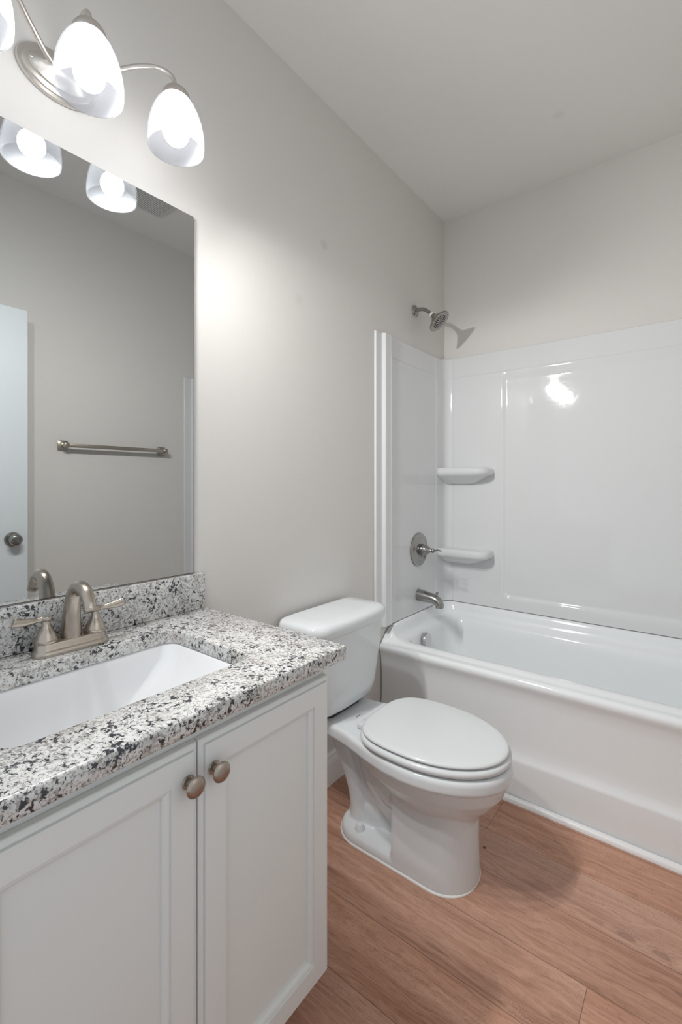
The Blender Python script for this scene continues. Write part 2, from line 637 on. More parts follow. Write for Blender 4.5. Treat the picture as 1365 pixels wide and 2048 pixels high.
def door_knob(par, y, z):
    bm = nbm()
    lathe(bm, [(0.0, 0), (0.0105, 0), (0.0115, 0.002), (0.0105, 0.004), (0.0065, 0.0055), (0.0058, 0.010), (0.0070, 0.015),
               (0.0125, 0.0185), (0.0165, 0.0205), (0.0172, 0.0225), (0.0158, 0.0255), (0.011, 0.028), (0.005, 0.0292), (0.0, 0.0294)],
          (0.5265, y, z), (1, 0, 0), 32)
    return mesh_obj('knob', bm, M['knob'], par)


DZ0, DZ1 = 0.112, 0.777
dl = cabinet_door(0.122, 0.4615, DZ0, DZ1)
drr = cabinet_door(0.4640, 0.8045, DZ0, DZ1)
door_knob(dl, 0.440, 0.722)
door_knob(drr, 0.4905, 0.722)

# ------------------------------------------------------------------ countertop with backsplash
ctop = thing('countertop', 'white granite countertop with black and grey specks on the vanity', 'countertop', (0.27, 0.44, 0.808))
b = nbm()
X0, X1, Y0, Y1, ZT, ZB = 0.002, 0.547, YF + 0.001, 0.842, 0.840, 0.808
SX0, SX1, SY0, SY1, SR = 0.122, 0.431, 0.213, 0.661, 0.030


def hole_ring(z, off=0.0):
    return rrect(SX0 - off, SX1 + off, SY0 - off, SY1 + off, SR + off, z)


def frame_ring(z, off=0.0):
    return rrect(X0 + off, X1 - off, Y0 + off, Y1 - off, max(0.004 - off, 0.0005), z)


# profile loops from the hole's lower edge up, over the top and down the outside, then under
loft(b, [hole_ring(ZB), hole_ring(ZT - 0.003), hole_ring(ZT - 0.0008, 0.001), hole_ring(ZT, 0.003),
         frame_ring(ZT, 0.004), frame_ring(ZT - 0.0015, 0.0012), frame_ring(ZT - 0.004), frame_ring(ZB + 0.002), frame_ring(ZB, 0.002), hole_ring(ZB)],
     False, False)
mesh_obj('slab', b, M['granite'], ctop, True, 50)
b = nbm()
box(b, 0.002, 0.021, YF + 0.001, 0.834, ZT + 0.0003, 0.9445, 0.0025, 2)
mesh_obj('backsplash', b, M['granite'], ctop, True, 50)

# ------------------------------------------------------------------ undermount sink
sink = thing('sink', 'white rectangular undermount basin set into the granite top', 'sink', (0.276, 0.437, 0.66))
b = nbm()


def srect(ix, iy0, iy1, r, z, grow=0.0):
    return rrect(SX0 - grow + ix, SX1 + grow - ix, SY0 - grow + iy0, SY1 + grow - iy1, r, z)


loft(b, [srect(0.006, 0.008, 0.14, 0.06, 0.655), srect(-0.008, -0.006, 0.06, 0.05, 0.68), srect(-0.014, -0.014, 0.0, 0.045, 0.75),
         srect(-0.03, -0.03, -0.03, 0.05, 0.790), srect(-0.03, -0.03, -0.03, 0.05, 0.8065),
         srect(-0.002, -0.002, -0.002, 0.030, 0.8065), srect(0.000, 0.000, 0.002, 0.028, 0.802), srect(0.004, 0.006, 0.016, 0.024, 0.775),
         srect(0.009, 0.012, 0.060, 0.020, 0.735), srect(0.014, 0.020, 0.108, 0.020, 0.697), srect(0.022, 0.034, 0.132, 0.024, 0.682),
         srect(0.045, 0.07, 0.165, 0.05, 0.676), srect(0.10, 0.16, 0.20, 0.02, 0.672)])
mesh_obj('basin', b, M['basin'], sink, True, 70)
b = nbm()
lathe(b, [(0.0, 0.0), (0.022, 0.0), (0.0225, 0.003), (0.018, 0.0045), (0.0165, 0.003), (0.0, 0.005)], (0.277, 0.425, 0.672), (0, 0, 1))
mesh_obj('drain', b, M['nickel'], sink)

# ------------------------------------------------------------------ faucet
FY, FX = 0.443, 0.073
fau = thing('faucet', 'brushed nickel two handle faucet with arched spout behind the sink', 'faucet', (FX, FY, ZT))
b = nbm()


def frect(g, z):
    return rrect(FX - 0.021 + g, FX + 0.021 - g, FY - 0.073 + g, FY + 0.073 - g, max(0.0205 - g, 0.004), z, 10)


loft(b, [frect(-0.0055, ZT), frect(-0.0065, ZT + 0.004), frect(-0.0055, ZT + 0.009), frect(-0.002, ZT + 0.0125), frect(-0.0005, ZT + 0.015),
         frect(0.0, ZT + 0.0235), frect(0.0015, ZT + 0.0265), frect(0.004, ZT + 0.0275)])
mesh_obj('base_plate', b, M['faucet'], fau)
b = nbm()
tube(b, [(0.071, FY, 0.866), (0.072, FY, 0.895), (0.076, FY, 0.935), (0.090, FY, 0.970), (0.115, FY, 0.984), (0.143, FY, 0.977),
         (0.161, FY, 0.955), (0.166, FY, 0.944)],
     [0.0215, 0.0195, 0.0175, 0.0155, 0.0142, 0.0135, 0.0130, 0.0128], 24, (1, 0, 0))
mesh_obj('spout', b, M['faucet'], fau)
b = nbm()
ax = Vector((0.005, 0, -0.011)).normalized()
lathe(b, [(0.0125, 0), (0.0135, 0.001), (0.0135, 0.007), (0.012, 0.009), (0.0095, 0.009), (0.0095, 0.006), (0.0, 0.006)], (0.1655, FY, 0.946), ax, 24)
mesh_obj('aerator', b, M['faucet'], fau)
for sgn in (-1, 1):
    hy = FY + sgn * 0.0508
    b = nbm()
    lathe(b, [(0.0225, 0.0), (0.0235, 0.002), (0.0235, 0.005), (0.0215, 0.007), (0.0205, 0.011), (0.0185, 0.017), (0.0150, 0.024),
              (0.0115, 0.030), (0.0095, 0.034), (0.0092, 0.036), (0.0078, 0.038), (0.0076, 0.046), (0.0095, 0.0475), (0.0115, 0.050),
              (0.0118, 0.053), (0.0105, 0.0565), (0.006, 0.058), (0.0, 0.0583)], (FX, hy, ZT + 0.0272), (0, 0, 1), 32)
    h = mesh_obj('handle', b, M['faucet'], fau)
    b = nbm()
    zz = ZT + 0.079
    tube(b, [(FX, hy + sgn * 0.004, zz), (FX + 0.001, hy + sgn * 0.018, zz - 0.0005), (FX + 0.003, hy + sgn * 0.030, zz), (FX + 0.005, hy + sgn * 0.046, zz + 0.001),
             (FX + 0.007, hy + sgn * 0.060, zz + 0.004), (FX + 0.008, hy + sgn * 0.064, zz + 0.0055)],
         [0.0065, 0.0048, 0.0046, 0.0042, 0.0038, 0.0030], 16, (0, 0, 1), [1.0, 1.1, 1.5, 2.0, 2.4, 2.5])
    mesh_obj('lever', b, M['faucet'], h)
b = nbm()
lathe(b, [(0.0, 0), (0.0032, 0), (0.0032, 0.03), (0.006, 0.032), (0.006, 0.038), (0.0, 0.040)], (0.048 + 0.004, FY, ZT + 0.02), (0, 0, 1), 16)
mesh_obj('lift_rod', b, M['faucet'], fau)

# ------------------------------------------------------------------ mirror
mir = thing('mirror', 'large frameless rectangular mirror on the wall above the backsplash', 'mirror', (0.0, 0.42, 0.946))
b = nbm()
box(b, 0.001, 0.0055, YF + 0.004, 0.806, 0.9465, 1.998, 0.0012, 1)
mesh_obj('glass', b, M['mirror'], mir, False)
b = nbm()
box(b, 0.0008, 0.0072, YF + 0.004, 0.8065, 0.9450, 0.9466)
mesh_obj('bottom_channel', b, M['steel'], mir, False)
b = nbm()
box(b, 0.0008, 0.0050, 0.8061, 0.8080, 0.9465, 1.990)
mesh_obj('glass_edge', b, M['glassedge'], mir, False)

# ------------------------------------------------------------------ vanity light
LY, LX, LZ = 0.440, 0.169, 2.033
vl = thing('vanity_light', 'brushed nickel three shade vanity light with curved arms above the mirror', 'wall light', (0.0, LY, 2.155))
b = nbm()


def oval(ry, rz, x, n=56):
    return [Vector((x, LY + ry * math.cos(2 * PI * i / n), 2.156 + rz * math.sin(2 * PI * i / n))) for i in range(n)]


loft(b, [oval(0.084, 0.0555, 0.0005), oval(0.085, 0.0565, 0.005), oval(0.083, 0.0545, 0.009), oval(0.076, 0.0475, 0.010), oval(0.0745, 0.046, 0.014),
         oval(0.071, 0.0425, 0.0155), oval(0.064, 0.036, 0.0165), oval(0.0625, 0.0345, 0.0205), oval(0.056, 0.0285, 0.023), oval(0.044, 0.0195, 0.031),
         oval(0.030, 0.014, 0.037), oval(0.016, 0.008, 0.040), oval(0.004, 0.003, 0.041)])
mesh_obj('back_plate', b, M['nickel'], vl)
for q in (-1, 1):
    b = nbm()
    lathe(b, [(0.0, 0), (0.004, 0), (0.0042, 0.004), (0.0025, 0.006), (0, 0.0065)], (0.0165, LY + q * 0.058, 2.156 - 0.0), (1, 0, 0), 12)
    mesh_obj('screw', b, M['nickel'], vl)
for k in (-1, 0, 1):
    ys = LY + 0.204 * k
    b = nbm()
    if k == 0:
        pth = [(0.034, LY, 2.158), (0.060, LY, 2.166), (0.090, LY, 2.186), (0.122, LY, 2.213), (0.150, LY, 2.216), (0.166, LY, 2.203), (LX, LY, 2.178)]
    else:
        pth = [(0.033, LY + k * 0.022, 2.158), (0.046, LY + k * 0.040, 2.163), (0.072, LY + k * 0.082, 2.188), (0.104, LY + k * 0.130, 2.219),
               (0.136, LY + k * 0.172, 2.229), (0.160, LY + k * 0.198, 2.212), (LX, LY + k * 0.204, 2.178)]
    tube(b, pth, [0.0068, 0.006, 0.0055, 0.0055, 0.0055, 0.0055, 0.0055], 16)
    mesh_obj('arm', b, M['nickel'], vl)
    b = nbm()
    lathe(b, [(0.0055, 0.152), (0.010, 0.151), (0.019, 0.147), (0.027, 0.140), (0.0325, 0.131), (0.034, 0.124), (0.034, 0.119), (0.030, 0.119),
              (0.030, 0.126), (0.0, 0.13)], (LX, ys, LZ), (0, 0, 1), 36, True, False)
    mesh_obj('socket_cup', b, M['nickel'], vl)
    b = nbm()
    outp = [(0.0655, 0.0), (0.0665, 0.012), (0.0665, 0.026), (0.0645, 0.046), (0.0605, 0.066), (0.0545, 0.085), (0.0465, 0.102), (0.038, 0.115), (0.030, 0.123)]
    inp = [(r - 0.0028, h + 0.0005) for r, h in reversed(outp)]
    inp[-1] = (inp[-1][0], 0.0)
    lathe(b, outp + inp, (LX, ys, LZ), (0, 0, 1), 56, False, False)
    sh = mesh_obj('shade', b, M['shade'], vl, True, 80)
    b = nbm()
    bp = [(0.0, 0.010), (0.009, 0.0112)]
    for i in range(1, 13):
        a = -PI / 2 + (PI * 0.72) * i / 12 + 0.28
        bp.append((0.0315 * math.cos(a), 0.0425 + 0.0325 * math.sin(a)))
    bp += [(0.015, 0.088), (0.0135, 0.098), (0.0135, 0.122)]
    lathe(b, bp, (LX, ys, LZ), (0, 0, 1), 32)
    mesh_obj('bulb', b, M['bulb'], vl)['label'] = 'glowing white bulb'
    ld = bpy.data.lights.new('lamp_light', 'SPOT')
    ld.energy = LAMP_W
    ld.color = (1.0, 0.99, 0.975)
    ld.spot_size = math.radians(176)
    ld.spot_blend = 0.85
    ld.shadow_soft_size = 0.028
    lo = bpy.data.objects.new('lamp_light', ld)
    COL.objects.link(lo)
    lo.location = (LX, ys, LZ - 0.010)
    lo.rotation_euler = Vector((0.64, 0.49, -0.30)).to_track_quat('-Z', 'Y').to_euler()

# ------------------------------------------------------------------ toilet
CY = 1.350
toi = thing('toilet', 'white two piece toilet with closed lid beside the bathtub', 'toilet', (0.40, CY, 0.0))


def profile_ring(samples, z, dy=0.0, n=90):
    """outline from half-width samples (x, half width) back to front, resampled evenly"""
    right = [Vector((x, CY + h + dy, z)) for x, h in samples]
    left = [Vector((x, CY - h - dy, z)) for x, h in reversed(samples)]
    pts = left + right
    pts.append(pts[0])
    L = [0.0]
    for a, c in zip(pts, pts[1:]):
        L.append(L[-1] + (c - a).length)
    out, k = [], 0
    for i in range(n):
        s = L[-1] * i / n
        while L[k + 1] < s:
            k += 1
        t = (s - L[k]) / max(L[k + 1] - L[k], 1e-9)
        out.append(pts[k].lerp(pts[k + 1], t))
    return out


def rim_samples(grow):
    s = [(0.035 - grow * 0.3, 0.108 + grow), (0.06, 0.116 + grow), (0.12, 0.120 + grow), (0.18, 0.125 + grow), (0.24, 0.135 + grow), (0.30, 0.151 + grow),
         (0.36, 0.169 + grow), (0.43, 0.184 + grow), (0.49, 0.188 + grow)]
    af = 0.266 + grow
    for i in range(1, 17):
        a = PI / 2 * i / 16
        s.append((0.49 + af * math.sin(a), (0.188 + grow) * math.cos(a)))
    return s


b = nbm()
# deck and rim band
loft(b, [profile_ring(rim_samples(g), z) for g, z in ((-0.03, 0.338), (-0.006, 0.338), (0.0, 0.344), (0.0, 0.352), (-0.001, 0.369), (-0.004, 0.377), (-0.010, 0.381), (-0.06, 0.3815))])
# bowl under the rim
loft(b, [egg(0.49, 0.257, 0.25, 0.178, 0.345, CY, 2.4), egg(0.49, 0.252, 0.24, 0.173, 0.325, CY, 2.4), egg(0.49, 0.240, 0.215, 0.160, 0.292, CY, 2.3),
         egg(0.49, 0.212, 0.18, 0.135, 0.255, CY, 2.2), egg(0.50, 0.172, 0.15, 0.108, 0.222, CY, 2.2), egg(0.51, 0.14, 0.12, 0.08, 0.19, CY, 2.2)])
# front column of the pedestal
PX1 = 0.652
loft(b, [rrect(0.405, 0.654, CY - 0.110, CY + 0.110, (0.105, 0.105, 0.02, 0.02), 0.0, 10),
         rrect(0.405, 0.652, CY - 0.107, CY + 0.107, (0.103, 0.103, 0.02, 0.02), 0.05, 10),
         rrect(0.405, 0.651, CY - 0.100, CY + 0.100, (0.097, 0.097, 0.016, 0.016), 0.12, 10),
         rrect(0.402, 0.652, CY - 0.094, CY + 0.094, (0.091, 0.091, 0.014, 0.014), 0.19, 10),
         rrect(0.395, 0.662, CY - 0.096, CY + 0.096, (0.091, 0.091, 0.014, 0.014), 0.25, 10)])
# foot
loft(b, [rrect(0.168, 0.650, CY - 0.110, CY + 0.110, 0.102, 0.0, 12), rrect(0.168, 0.650, CY - 0.110, CY + 0.110, 0.102, 0.014, 12),
         rrect(0.172, 0.646, CY - 0.105, CY + 0.105, 0.098, 0.025, 12), rrect(0.180, 0.638, CY - 0.097, CY + 0.097, 0.090, 0.031, 12), rrect(0.20, 0.62, CY - 0.080, CY + 0.080, 0.078, 0.034, 12)])
# web and trapway
loft(b, [rrect(0.24, 0.45, CY - 0.026, CY + 0.026, 0.02, 0.01), rrect(0.22, 0.45, CY - 0.020, CY + 0.020, 0.018, 0.15), rrect(0.18, 0.45, CY - 0.028, CY + 0.028, 0.02, 0.36)])
for sg in (-1, 1):
    o = 0.028 * sg
    tube(b, [(0.138, CY + o * 0.4, 0.345), (0.148, CY + o * 0.4, 0.295), (0.172, CY + o * 0.45, 0.240), (0.202, CY + o * 0.5, 0.185), (0.220, CY + o * 0.5, 0.130), (0.232, CY + o * 0.5, 0.075), (0.236, CY + o * 0.5, 0.015)],
         [0.040, 0.040, 0.039, 0.037, 0.036, 0.037, 0.042], 20)
    # inner passage rising from the sump
    tube(b, [(0.262, CY + o, 0.335), (0.282, CY + o, 0.262), (0.315, CY + o * 1.1, 0.196), (0.360, CY + o * 1.2, 0.148), (0.415, CY + o * 1.2, 0.128)],
         [0.034, 0.036, 0.038, 0.040, 0.042], 20)
    tube(b, [(0.330, CY + o * 1.4, 0.300), (0.350, CY + o * 1.4, 0.240), (0.385, CY + o * 1.4, 0.195), (0.430, CY + o * 1.3, 0.170)],
         [0.055, 0.052, 0.048, 0.042], 20)
# swell of the outlet over the foot
loft(b, [egg(0.262, hx, hx, hy, z, CY, 2.0, 2.0, 40) for hx, hy, z in ((0.086, 0.046, 0.02), (0.085, 0.045, 0.045), (0.078, 0.041, 0.068), (0.064, 0.034, 0.087), (0.042, 0.022, 0.100), (0.012, 0.006, 0.106))])
bowl = mesh_obj('bowl', b, M['porcelain'], toi, True, None)
rm = bowl.modifiers.new('fuse', 'REMESH')
rm.mode = 'VOXEL'
rm.voxel_size = 0.0036
rm.use_smooth_shade = True
sm = bowl.modifiers.new('glaze', 'SMOOTH')
sm.factor = 0.5
sm.iterations = 4

TCY = 1.345
b = nbm()


def trect(x1, hw, r, z, bulge):
    """tank plan: flat back, front bowed outward"""
    ring = rrect(0.022, x1, TCY - hw, TCY + hw, (r, r, 0.02, 0.02), z, 10)
    for p in ring:
        f = smst(0.10, x1, p.x)
        p.x += bulge * f * (1 - ((p.y - TCY) / hw) ** 2)
    # even out the front edge between the two corners
    out = []
    for i, p in enumerate(ring):
        q = ring[(i + 1) % len(ring)]
        out.append(p)
        if (q - p).length > 0.06:
            for k in range(1, 10):
                v = p.lerp(q, k / 10)
                if v.x > 0.12:
                    v.x = max(p.x, q.x) + 0.0
                    e = bulge * (1 - ((v.y - TCY) / hw) ** 2)
                    e0 = bulge * (1 - ((p.y - TCY) / hw) ** 2)
                    v.x += e - e0
                out.append(v)
    return out


loft(b, [trect(0.150, 0.135, 0.05, 0.4000, 0.012), trect(0.168, 0.158, 0.055, 0.404, 0.014), trect(0.178, 0.172, 0.055, 0.416, 0.016),
         trect(0.184, 0.180, 0.052, 0.45, 0.017), trect(0.196, 0.198, 0.05, 0.60, 0.018), trect(0.201, 0.2045, 0.05, 0.690, 0.018)])
mesh_obj('tank', b, M['porcelain'], toi, True, 60)
b = nbm()
loft(b, [trect(0.199, 0.203, 0.05, 0.6905, 0.018), trect(0.206, 0.211, 0.052, 0.6905, 0.018), trect(0.209, 0.2155, 0.054, 0.695, 0.018), trect(0.211, 0.2185, 0.055, 0.708, 0.018),
         trect(0.210, 0.2175, 0.055, 0.722, 0.018), trect(0.204, 0.211, 0.052, 0.732, 0.018), trect(0.193, 0.200, 0.045, 0.7365, 0.017), trect(0.15, 0.15, 0.03, 0.738, 0.012)])
mesh_obj('tank_lid', b, M['porcelain'], toi, True, 60)
# coupling between tank and deck
b = nbm()
loft(b, [rrect(0.05, 0.16, TCY - 0.10, TCY + 0.10, 0.03, 0.3817), rrect(0.05, 0.16, TCY - 0.10, TCY + 0.10, 0.03, 0.4005)])
mesh_obj('tank_gasket', b, M['rubber'], toi, True, 50)


def seg_(g, z, back=0.0):
    return egg(0.49, 0.252 + g, 0.197 + g * 0.6 - back, 0.181 + g, z, CY + 0.004, 3.2)


b = nbm()
loft(b, [seg_(-0.012, 0.3840), seg_(0.000, 0.3848), seg_(0.0065, 0.389), seg_(0.008, 0.395), seg_(0.007, 0.401), seg_(0.002, 0.4055), seg_(-0.008, 0.4072)])
mesh_obj('seat', b, M['seat'], toi, True, 60)
b = nbm()
loft(b, [seg_(-0.012, 0.4095), seg_(-0.004, 0.410), seg_(0.0, 0.4125), seg_(0.0, 0.416), seg_(-0.003, 0.4195), seg_(-0.009, 0.4218), seg_(-0.02, 0.4228),
         seg_(-0.06, 0.4240), seg_(-0.11, 0.4246, 0.04), seg_(-0.16, 0.4248, 0.08)])
mesh_obj('seat_lid', b, M['seat'], toi, True, 60)
for sg in (-1, 1):
    b = nbm()
    box(b, 0.268, 0.302, CY + 0.004 + sg * 0.07 - 0.022, CY + 0.004 + sg * 0.07 + 0.022, 0.3817, 0.401, 0.005, 3)
    mesh_obj('seat_hinge', b, M['seat'], toi)
    b = nbm()
    lathe(b, [(0.0175, 0), (0.017, 0.004), (0.0145, 0.014), (0.0115, 0.020), (0.005, 0.0228), (0, 0.023)], (0.270, CY + sg * 0.072, 0.0325), (0, 0, 1), 24)
    mesh_obj('bolt_cap', b, M['porcelain'], toi)
b = nbm()
box(b, 0.2215, 0.2245, CY - 0.028, CY - 0.006, 0.3808, 0.3822)
mesh_obj('brand_mark', b, M['greymark'], toi, False)['label'] = 'small dark printed mark'
b = nbm()
loft(b, [rrect(0.164, 0.654, CY - 0.114, CY + 0.114, 0.106, 0.0003, 12), rrect(0.164, 0.654, CY - 0.114, CY + 0.114, 0.106, 0.003, 12),
         rrect(0.167, 0.651, CY - 0.111, CY + 0.111, 0.103, 0.006, 12)])
mesh_obj('base_caulk', b, M['caulk'], toi, True, 60)

# ------------------------------------------------------------------ bathtub
tubt = thing('bathtub', 'white alcove bathtub with smooth apron along the back wall', 'bathtub', (0.765, 2.14, 0.0))
TX0, TX1, TY0, TY1 = 0.004, XR - 0.004, 1.796, YB - 0.004
RZ = 0.466


def trr(ix0, ix1, iy0, iy1, r, zfun):
    ring = rrect(TX0 + ix0, TX1 - ix1, TY0 + iy0, TY1 - iy1, r, 0.0, 10)
    # refine the long sides so that the rim can rise smoothly towards the walls
    out = []
    for i, p in enumerate(ring):
        q = ring[(i + 1) % len(ring)]
        m = 14 if abs(i % 11 - 10) < 1 else 1
        for k in range(m):
            out.append(p.lerp(q, k / m))
    for p in out:
        p.z = zfun(p)
    return out


def lip(h):
    """rim height: flat at the front, risen by h along the three walls"""
    def f(p):
        return RZ + h * smst(TY0 + 0.045, TY0 + 0.085, p.y)
    return f


b = nbm()
flat = lambda z: (lambda p: z)
rings = []
# apron, bottom to top (front side inset pattern; other sides stand against the walls)
for iy, z in ((0.003, 0.0), (0.003, 0.145), (0.004, 0.152), (0.007, 0.158), (0.012, 0.168), (0.017, 0.185), (0.020, 0.22), (0.0205, 0.30), (0.019, 0.37),
              (0.015, 0.405), (0.008, 0.425), (0.002, 0.437), (0.0, 0.446)):
    rings.append(trr(0, 0, iy, 0, 0.006, flat(z)))
rings.append(trr(0, 0, 0.001, 0, 0.006, lambda p: RZ - 0.012 + 0.08 * smst(TY0 + 0.03, TY0 + 0.09, p.y)))
rings.append(trr(0.0005, 0.0005, 0.005, 0.0005, 0.008, lambda p: RZ - 0.003 + 0.072 * smst(TY0 + 0.03, TY0 + 0.09, p.y)))
rings.append(trr(0.003, 0.003, 0.012, 0.003, 0.012, lip(0.072)))
rings.append(trr(0.022, 0.022, 0.022, 0.024, 0.035, lip(0.070)))
rings.append(trr(0.029, 0.029, 0.035, 0.031, 0.045, lip(0.062)))
rings.append(trr(0.032, 0.032, 0.045, 0.036, 0.05, lip(0.040)))
rings.append(trr(0.038, 0.040, 0.055, 0.043, 0.06, lip(0.020)))
rings.append(trr(0.046, 0.050, 0.070, 0.052, 0.07, lip(0.010)))
rings.append(trr(0.058, 0.068, 0.090, 0.066, 0.08, lip(0.006)))
rings.append(trr(0.066, 0.080, 0.101, 0.074, 0.085, lambda p: RZ - 0.003))
rings.append(trr(0.072, 0.088, 0.107, 0.080, 0.088, lambda p: RZ - 0.012))
rings.append(trr(0.076, 0.098, 0.111, 0.085, 0.092, flat(RZ - 0.04)))
rings.append(trr(0.086, 0.14, 0.120, 0.095, 0.10, flat(RZ - 0.12)))
rings.append(trr(0.104, 0.22, 0.132, 0.108, 0.11, flat(RZ - 0.24)))
rings.append(trr(0.125, 0.28, 0.148, 0.125, 0.12, flat(0.155)))
rings.append(trr(0.16, 0.33, 0.175, 0.155, 0.12, flat(0.118)))
rings.append(trr(0.25, 0.42, 0.25, 0.23, 0.08, flat(0.108)))
loft(b, rings, True, True)
mesh_obj('tub_shell', b, M['tub'], tubt, True, 60)
b = nbm()
lathe(b, [(0.0, 0), (0.034, 0), (0.036, 0.003), (0.036, 0.016), (0.034, 0.019), (0.0, 0.020)], (0.084, 2.098, 0.420), (0.99, 0, 0.12), 36)
mesh_obj('overflow_cover', b, M['chrome'], tubt)['label'] = 'round chrome overflow cover'
b = nbm()
lathe(b, [(0.0, 0), (0.034, 0), (0.034, 0.003), (0.02, 0.004), (0.0, 0.006)], (0.30, 2.15, 0.1082), (0, 0, 1), 32)
mesh_obj('drain', b, M['chrome'], tubt)

# ------------------------------------------------------------------ shower surround (three walls in one moulded run)
sur = thing('shower_surround', 'glossy white moulded tub surround with corner shelves above the tub', 'shower surround', (0.765, 2.14, 0.54))
S_FRONT, RC = 1.763, 0.062
SZ0, SZ1 = 0.541, 1.922


def plan(s):
    """point and inward normal along the U of the three walls"""
    la = YB - RC - S_FRONT
    arc = RC * PI / 2
    lb = XR - 2 * RC
    if s <= la:
        return (0.0, S_FRONT + s), (1, 0), 'L', S_FRONT + s
    s -= la
    if s <= arc:
        a = s / RC
        return (RC - RC * math.cos(a), YB - RC + RC * math.sin(a)), (math.cos(a), -math.sin(a)), 'CL', a
    s -= arc
    if s <= lb:
        return (RC + s, YB), (0, -1), 'B', RC + s
    s -= lb
    if s <= arc:
        a = PI / 2 - s / RC
        return (XR - RC + RC * math.cos(a), YB - RC + RC * math.sin(a)), (-math.cos(a), -math.sin(a)), 'CR', a
    s -= arc
    return (XR, YB - RC - s), (-1, 0), 'R', YB - RC - s


def relief(kind, t, z):
    """how far the moulding stands off its wall"""
    band = smst(1.806, 1.816, z)                       # shallow top band
    if kind in ('L', 'R'):
        y = t
        h = 0.006 + 0.004 * smst(S_FRONT, S_FRONT + 0.006, y)
        bead = smst(1.812, 1.826, y) * (1 - smst(1.872, 1.893, y))
        body = smst(1.865, 1.893, y)
        h += 0.016 * bead + 0.009 * body
        h += 0.002 * smst(2.352, 2.358, y)             # corner piece laps over the end panel
        return h - 0.004 * band * body
    if kind in ('CL', 'CR'):
        return 0.021 - 0.004 * band
    x = t if t < XR / 2 else XR - t
    x0, r, z0 = 0.353, 0.03, 0.606
    # rounded lower corner of the recessed centre panel
    dx, dz = x - (x0 + r), z - (z0 + r)
    if dx < 0 and dz < 0:
        d = r - math.hypot(dx, dz)
    else:
        d = min(dx, dz) + r
    rec = smst(-0.012, 0.014, d) * (1 - smst(1.752, 1.806, z) * 0.8)
    return 0.023 - 0.004 * band - 0.010 * rec


la_ = YB - RC - S_FRONT
total = 2 * la_ + PI * RC + XR - 2 * RC
ss = []
s = 0.0
while s < total - 1e-6:
    ss.append(s)
    kind, t = plan(s)[2:]
    fine = False
    if kind in ('L', 'R'):
        fine = t < 1.90 or 2.34 < t < 2.37
    elif kind in ('CL', 'CR'):
        fine = True
    else:
        xx = min(t, XR - t)
        fine = 0.33 < xx < 0.40
    s += 0.0035 if fine else 0.018
ss.append(total)
zs = [SZ0]
while zs[-1] < SZ1 - 1e-6:
    z = zs[-1]
    fine = 0.585 < z < 0.65 or 1.74 < z < 1.83
    zs.append(min(SZ1, z + (0.0035 if fine else 0.02)))
b = nbm()
grid = []
for s in ss:
    (px, py), (nx, ny), kind, t = plan(s)
    colv = [b.verts.new((px + nx * 0.001, py + ny * 0.001, SZ0))]
    for i, z in enumerate(zs):
        h = relief(kind, t, z)
        if s < 1e-6 or s > total - 1e-6:
            h = 0.001
        zz = z
        if kind in ('L', 'R'):
            zz = SZ0 + (z - SZ0) * (SZ1 - 0.010 - SZ0) / (SZ1 - SZ0) if z > 1.85 else z
            zz = z - 0.010 * smst(1.85, SZ1, z)
        colv.append(b.verts.new((px + nx * h, py + ny * h, zz)))
    htop = relief(kind, t, SZ1)
    colv.append(b.verts.new((px + nx * max(0.001, htop - 0.006), py + ny * max(0.001, htop - 0.006), colv[-1].co.z + 0.003)))
    colv.append(b.verts.new((px + nx * 0.001, py + ny * 0.001, colv[-1].co.z)))
    grid.append(colv)
for a, c in zip(grid, grid[1:]):
    for i in range(len(a) - 1):
        b.faces.new((a[i], a[i + 1], c[i + 1], c[i]))
mesh_obj('wall_panels', b, M['acrylic'], sur, True, 40)


def corner_shelf(side, zt):
    bm = nbm()

    def ring(g, z):
        r = rrect(-0.0 + 0.012, 0.300 - g, 2.352 + g * 0.9, YB - 0.012, (max(0.062 - g * 0.3, 0.02), 0.004, 0.004, 0.03), z, 9)
        if side > 0:
            r = [Vector((XR - p.x, p.y, p.z)) for p in reversed(r)]
        return r

    loft(bm, [ring(0.115, zt - 0.088), ring(0.085, zt - 0.078), ring(0.05, zt - 0.062), ring(0.025, zt - 0.050), ring(0.008, zt - 0.042), ring(0.001, zt - 0.034), ring(0.0, zt - 0.022),
              ring(0.001, zt - 0.010), ring(0.006, zt - 0.003), ring(0.014, zt), ring(0.030, zt - 0.001), ring(0.05, zt - 0.003)])
    return mesh_obj('shelf', bm, M['acrylic'], sur, True, 60)


for sd in (-1, 1):
    for zt in (1.297, 0.850):
        corner_shelf(sd, zt)

# ------------------------------------------------------------------ shower head
SHY = 2.145
shw = thing('showerhead', 'satin steel shower head on a bent arm above the tub surround', 'shower head', (0.0, SHY, 2.113))
b = nbm()
lathe(b, [(0.0, 0.0), (0.030, 0.0), (0.031, 0.002), (0.028, 0.006), (0.018, 0.010), (0.012, 0.013), (0.0, 0.013)], (0.0005, SHY, 2.113), (1, 0, 0), 36)
mesh_obj('wall_flange', b, M['steel'], shw)
b = nbm()
tube(b, [(0.004, SHY, 2.113), (0.030, SHY, 2.116), (0.055, SHY, 2.110), (0.080, SHY, 2.092), (0.096, SHY, 2.075)], 0.0095, 18)
mesh_obj('arm', b, M['steel'], shw)
hd = Vector((0.68, 0.10, -0.72)).normalized()
ho = Vector((0.094, SHY, 2.078))
b = nbm()
lathe(b, [(0.0105, 0), (0.0125, 0.001), (0.0125, 0.010), (0.0105, 0.011)], ho, hd, 24)
mesh_obj('collar', b, M['caulk'], shw)['label'] = 'pale collar ring'
b = nbm()
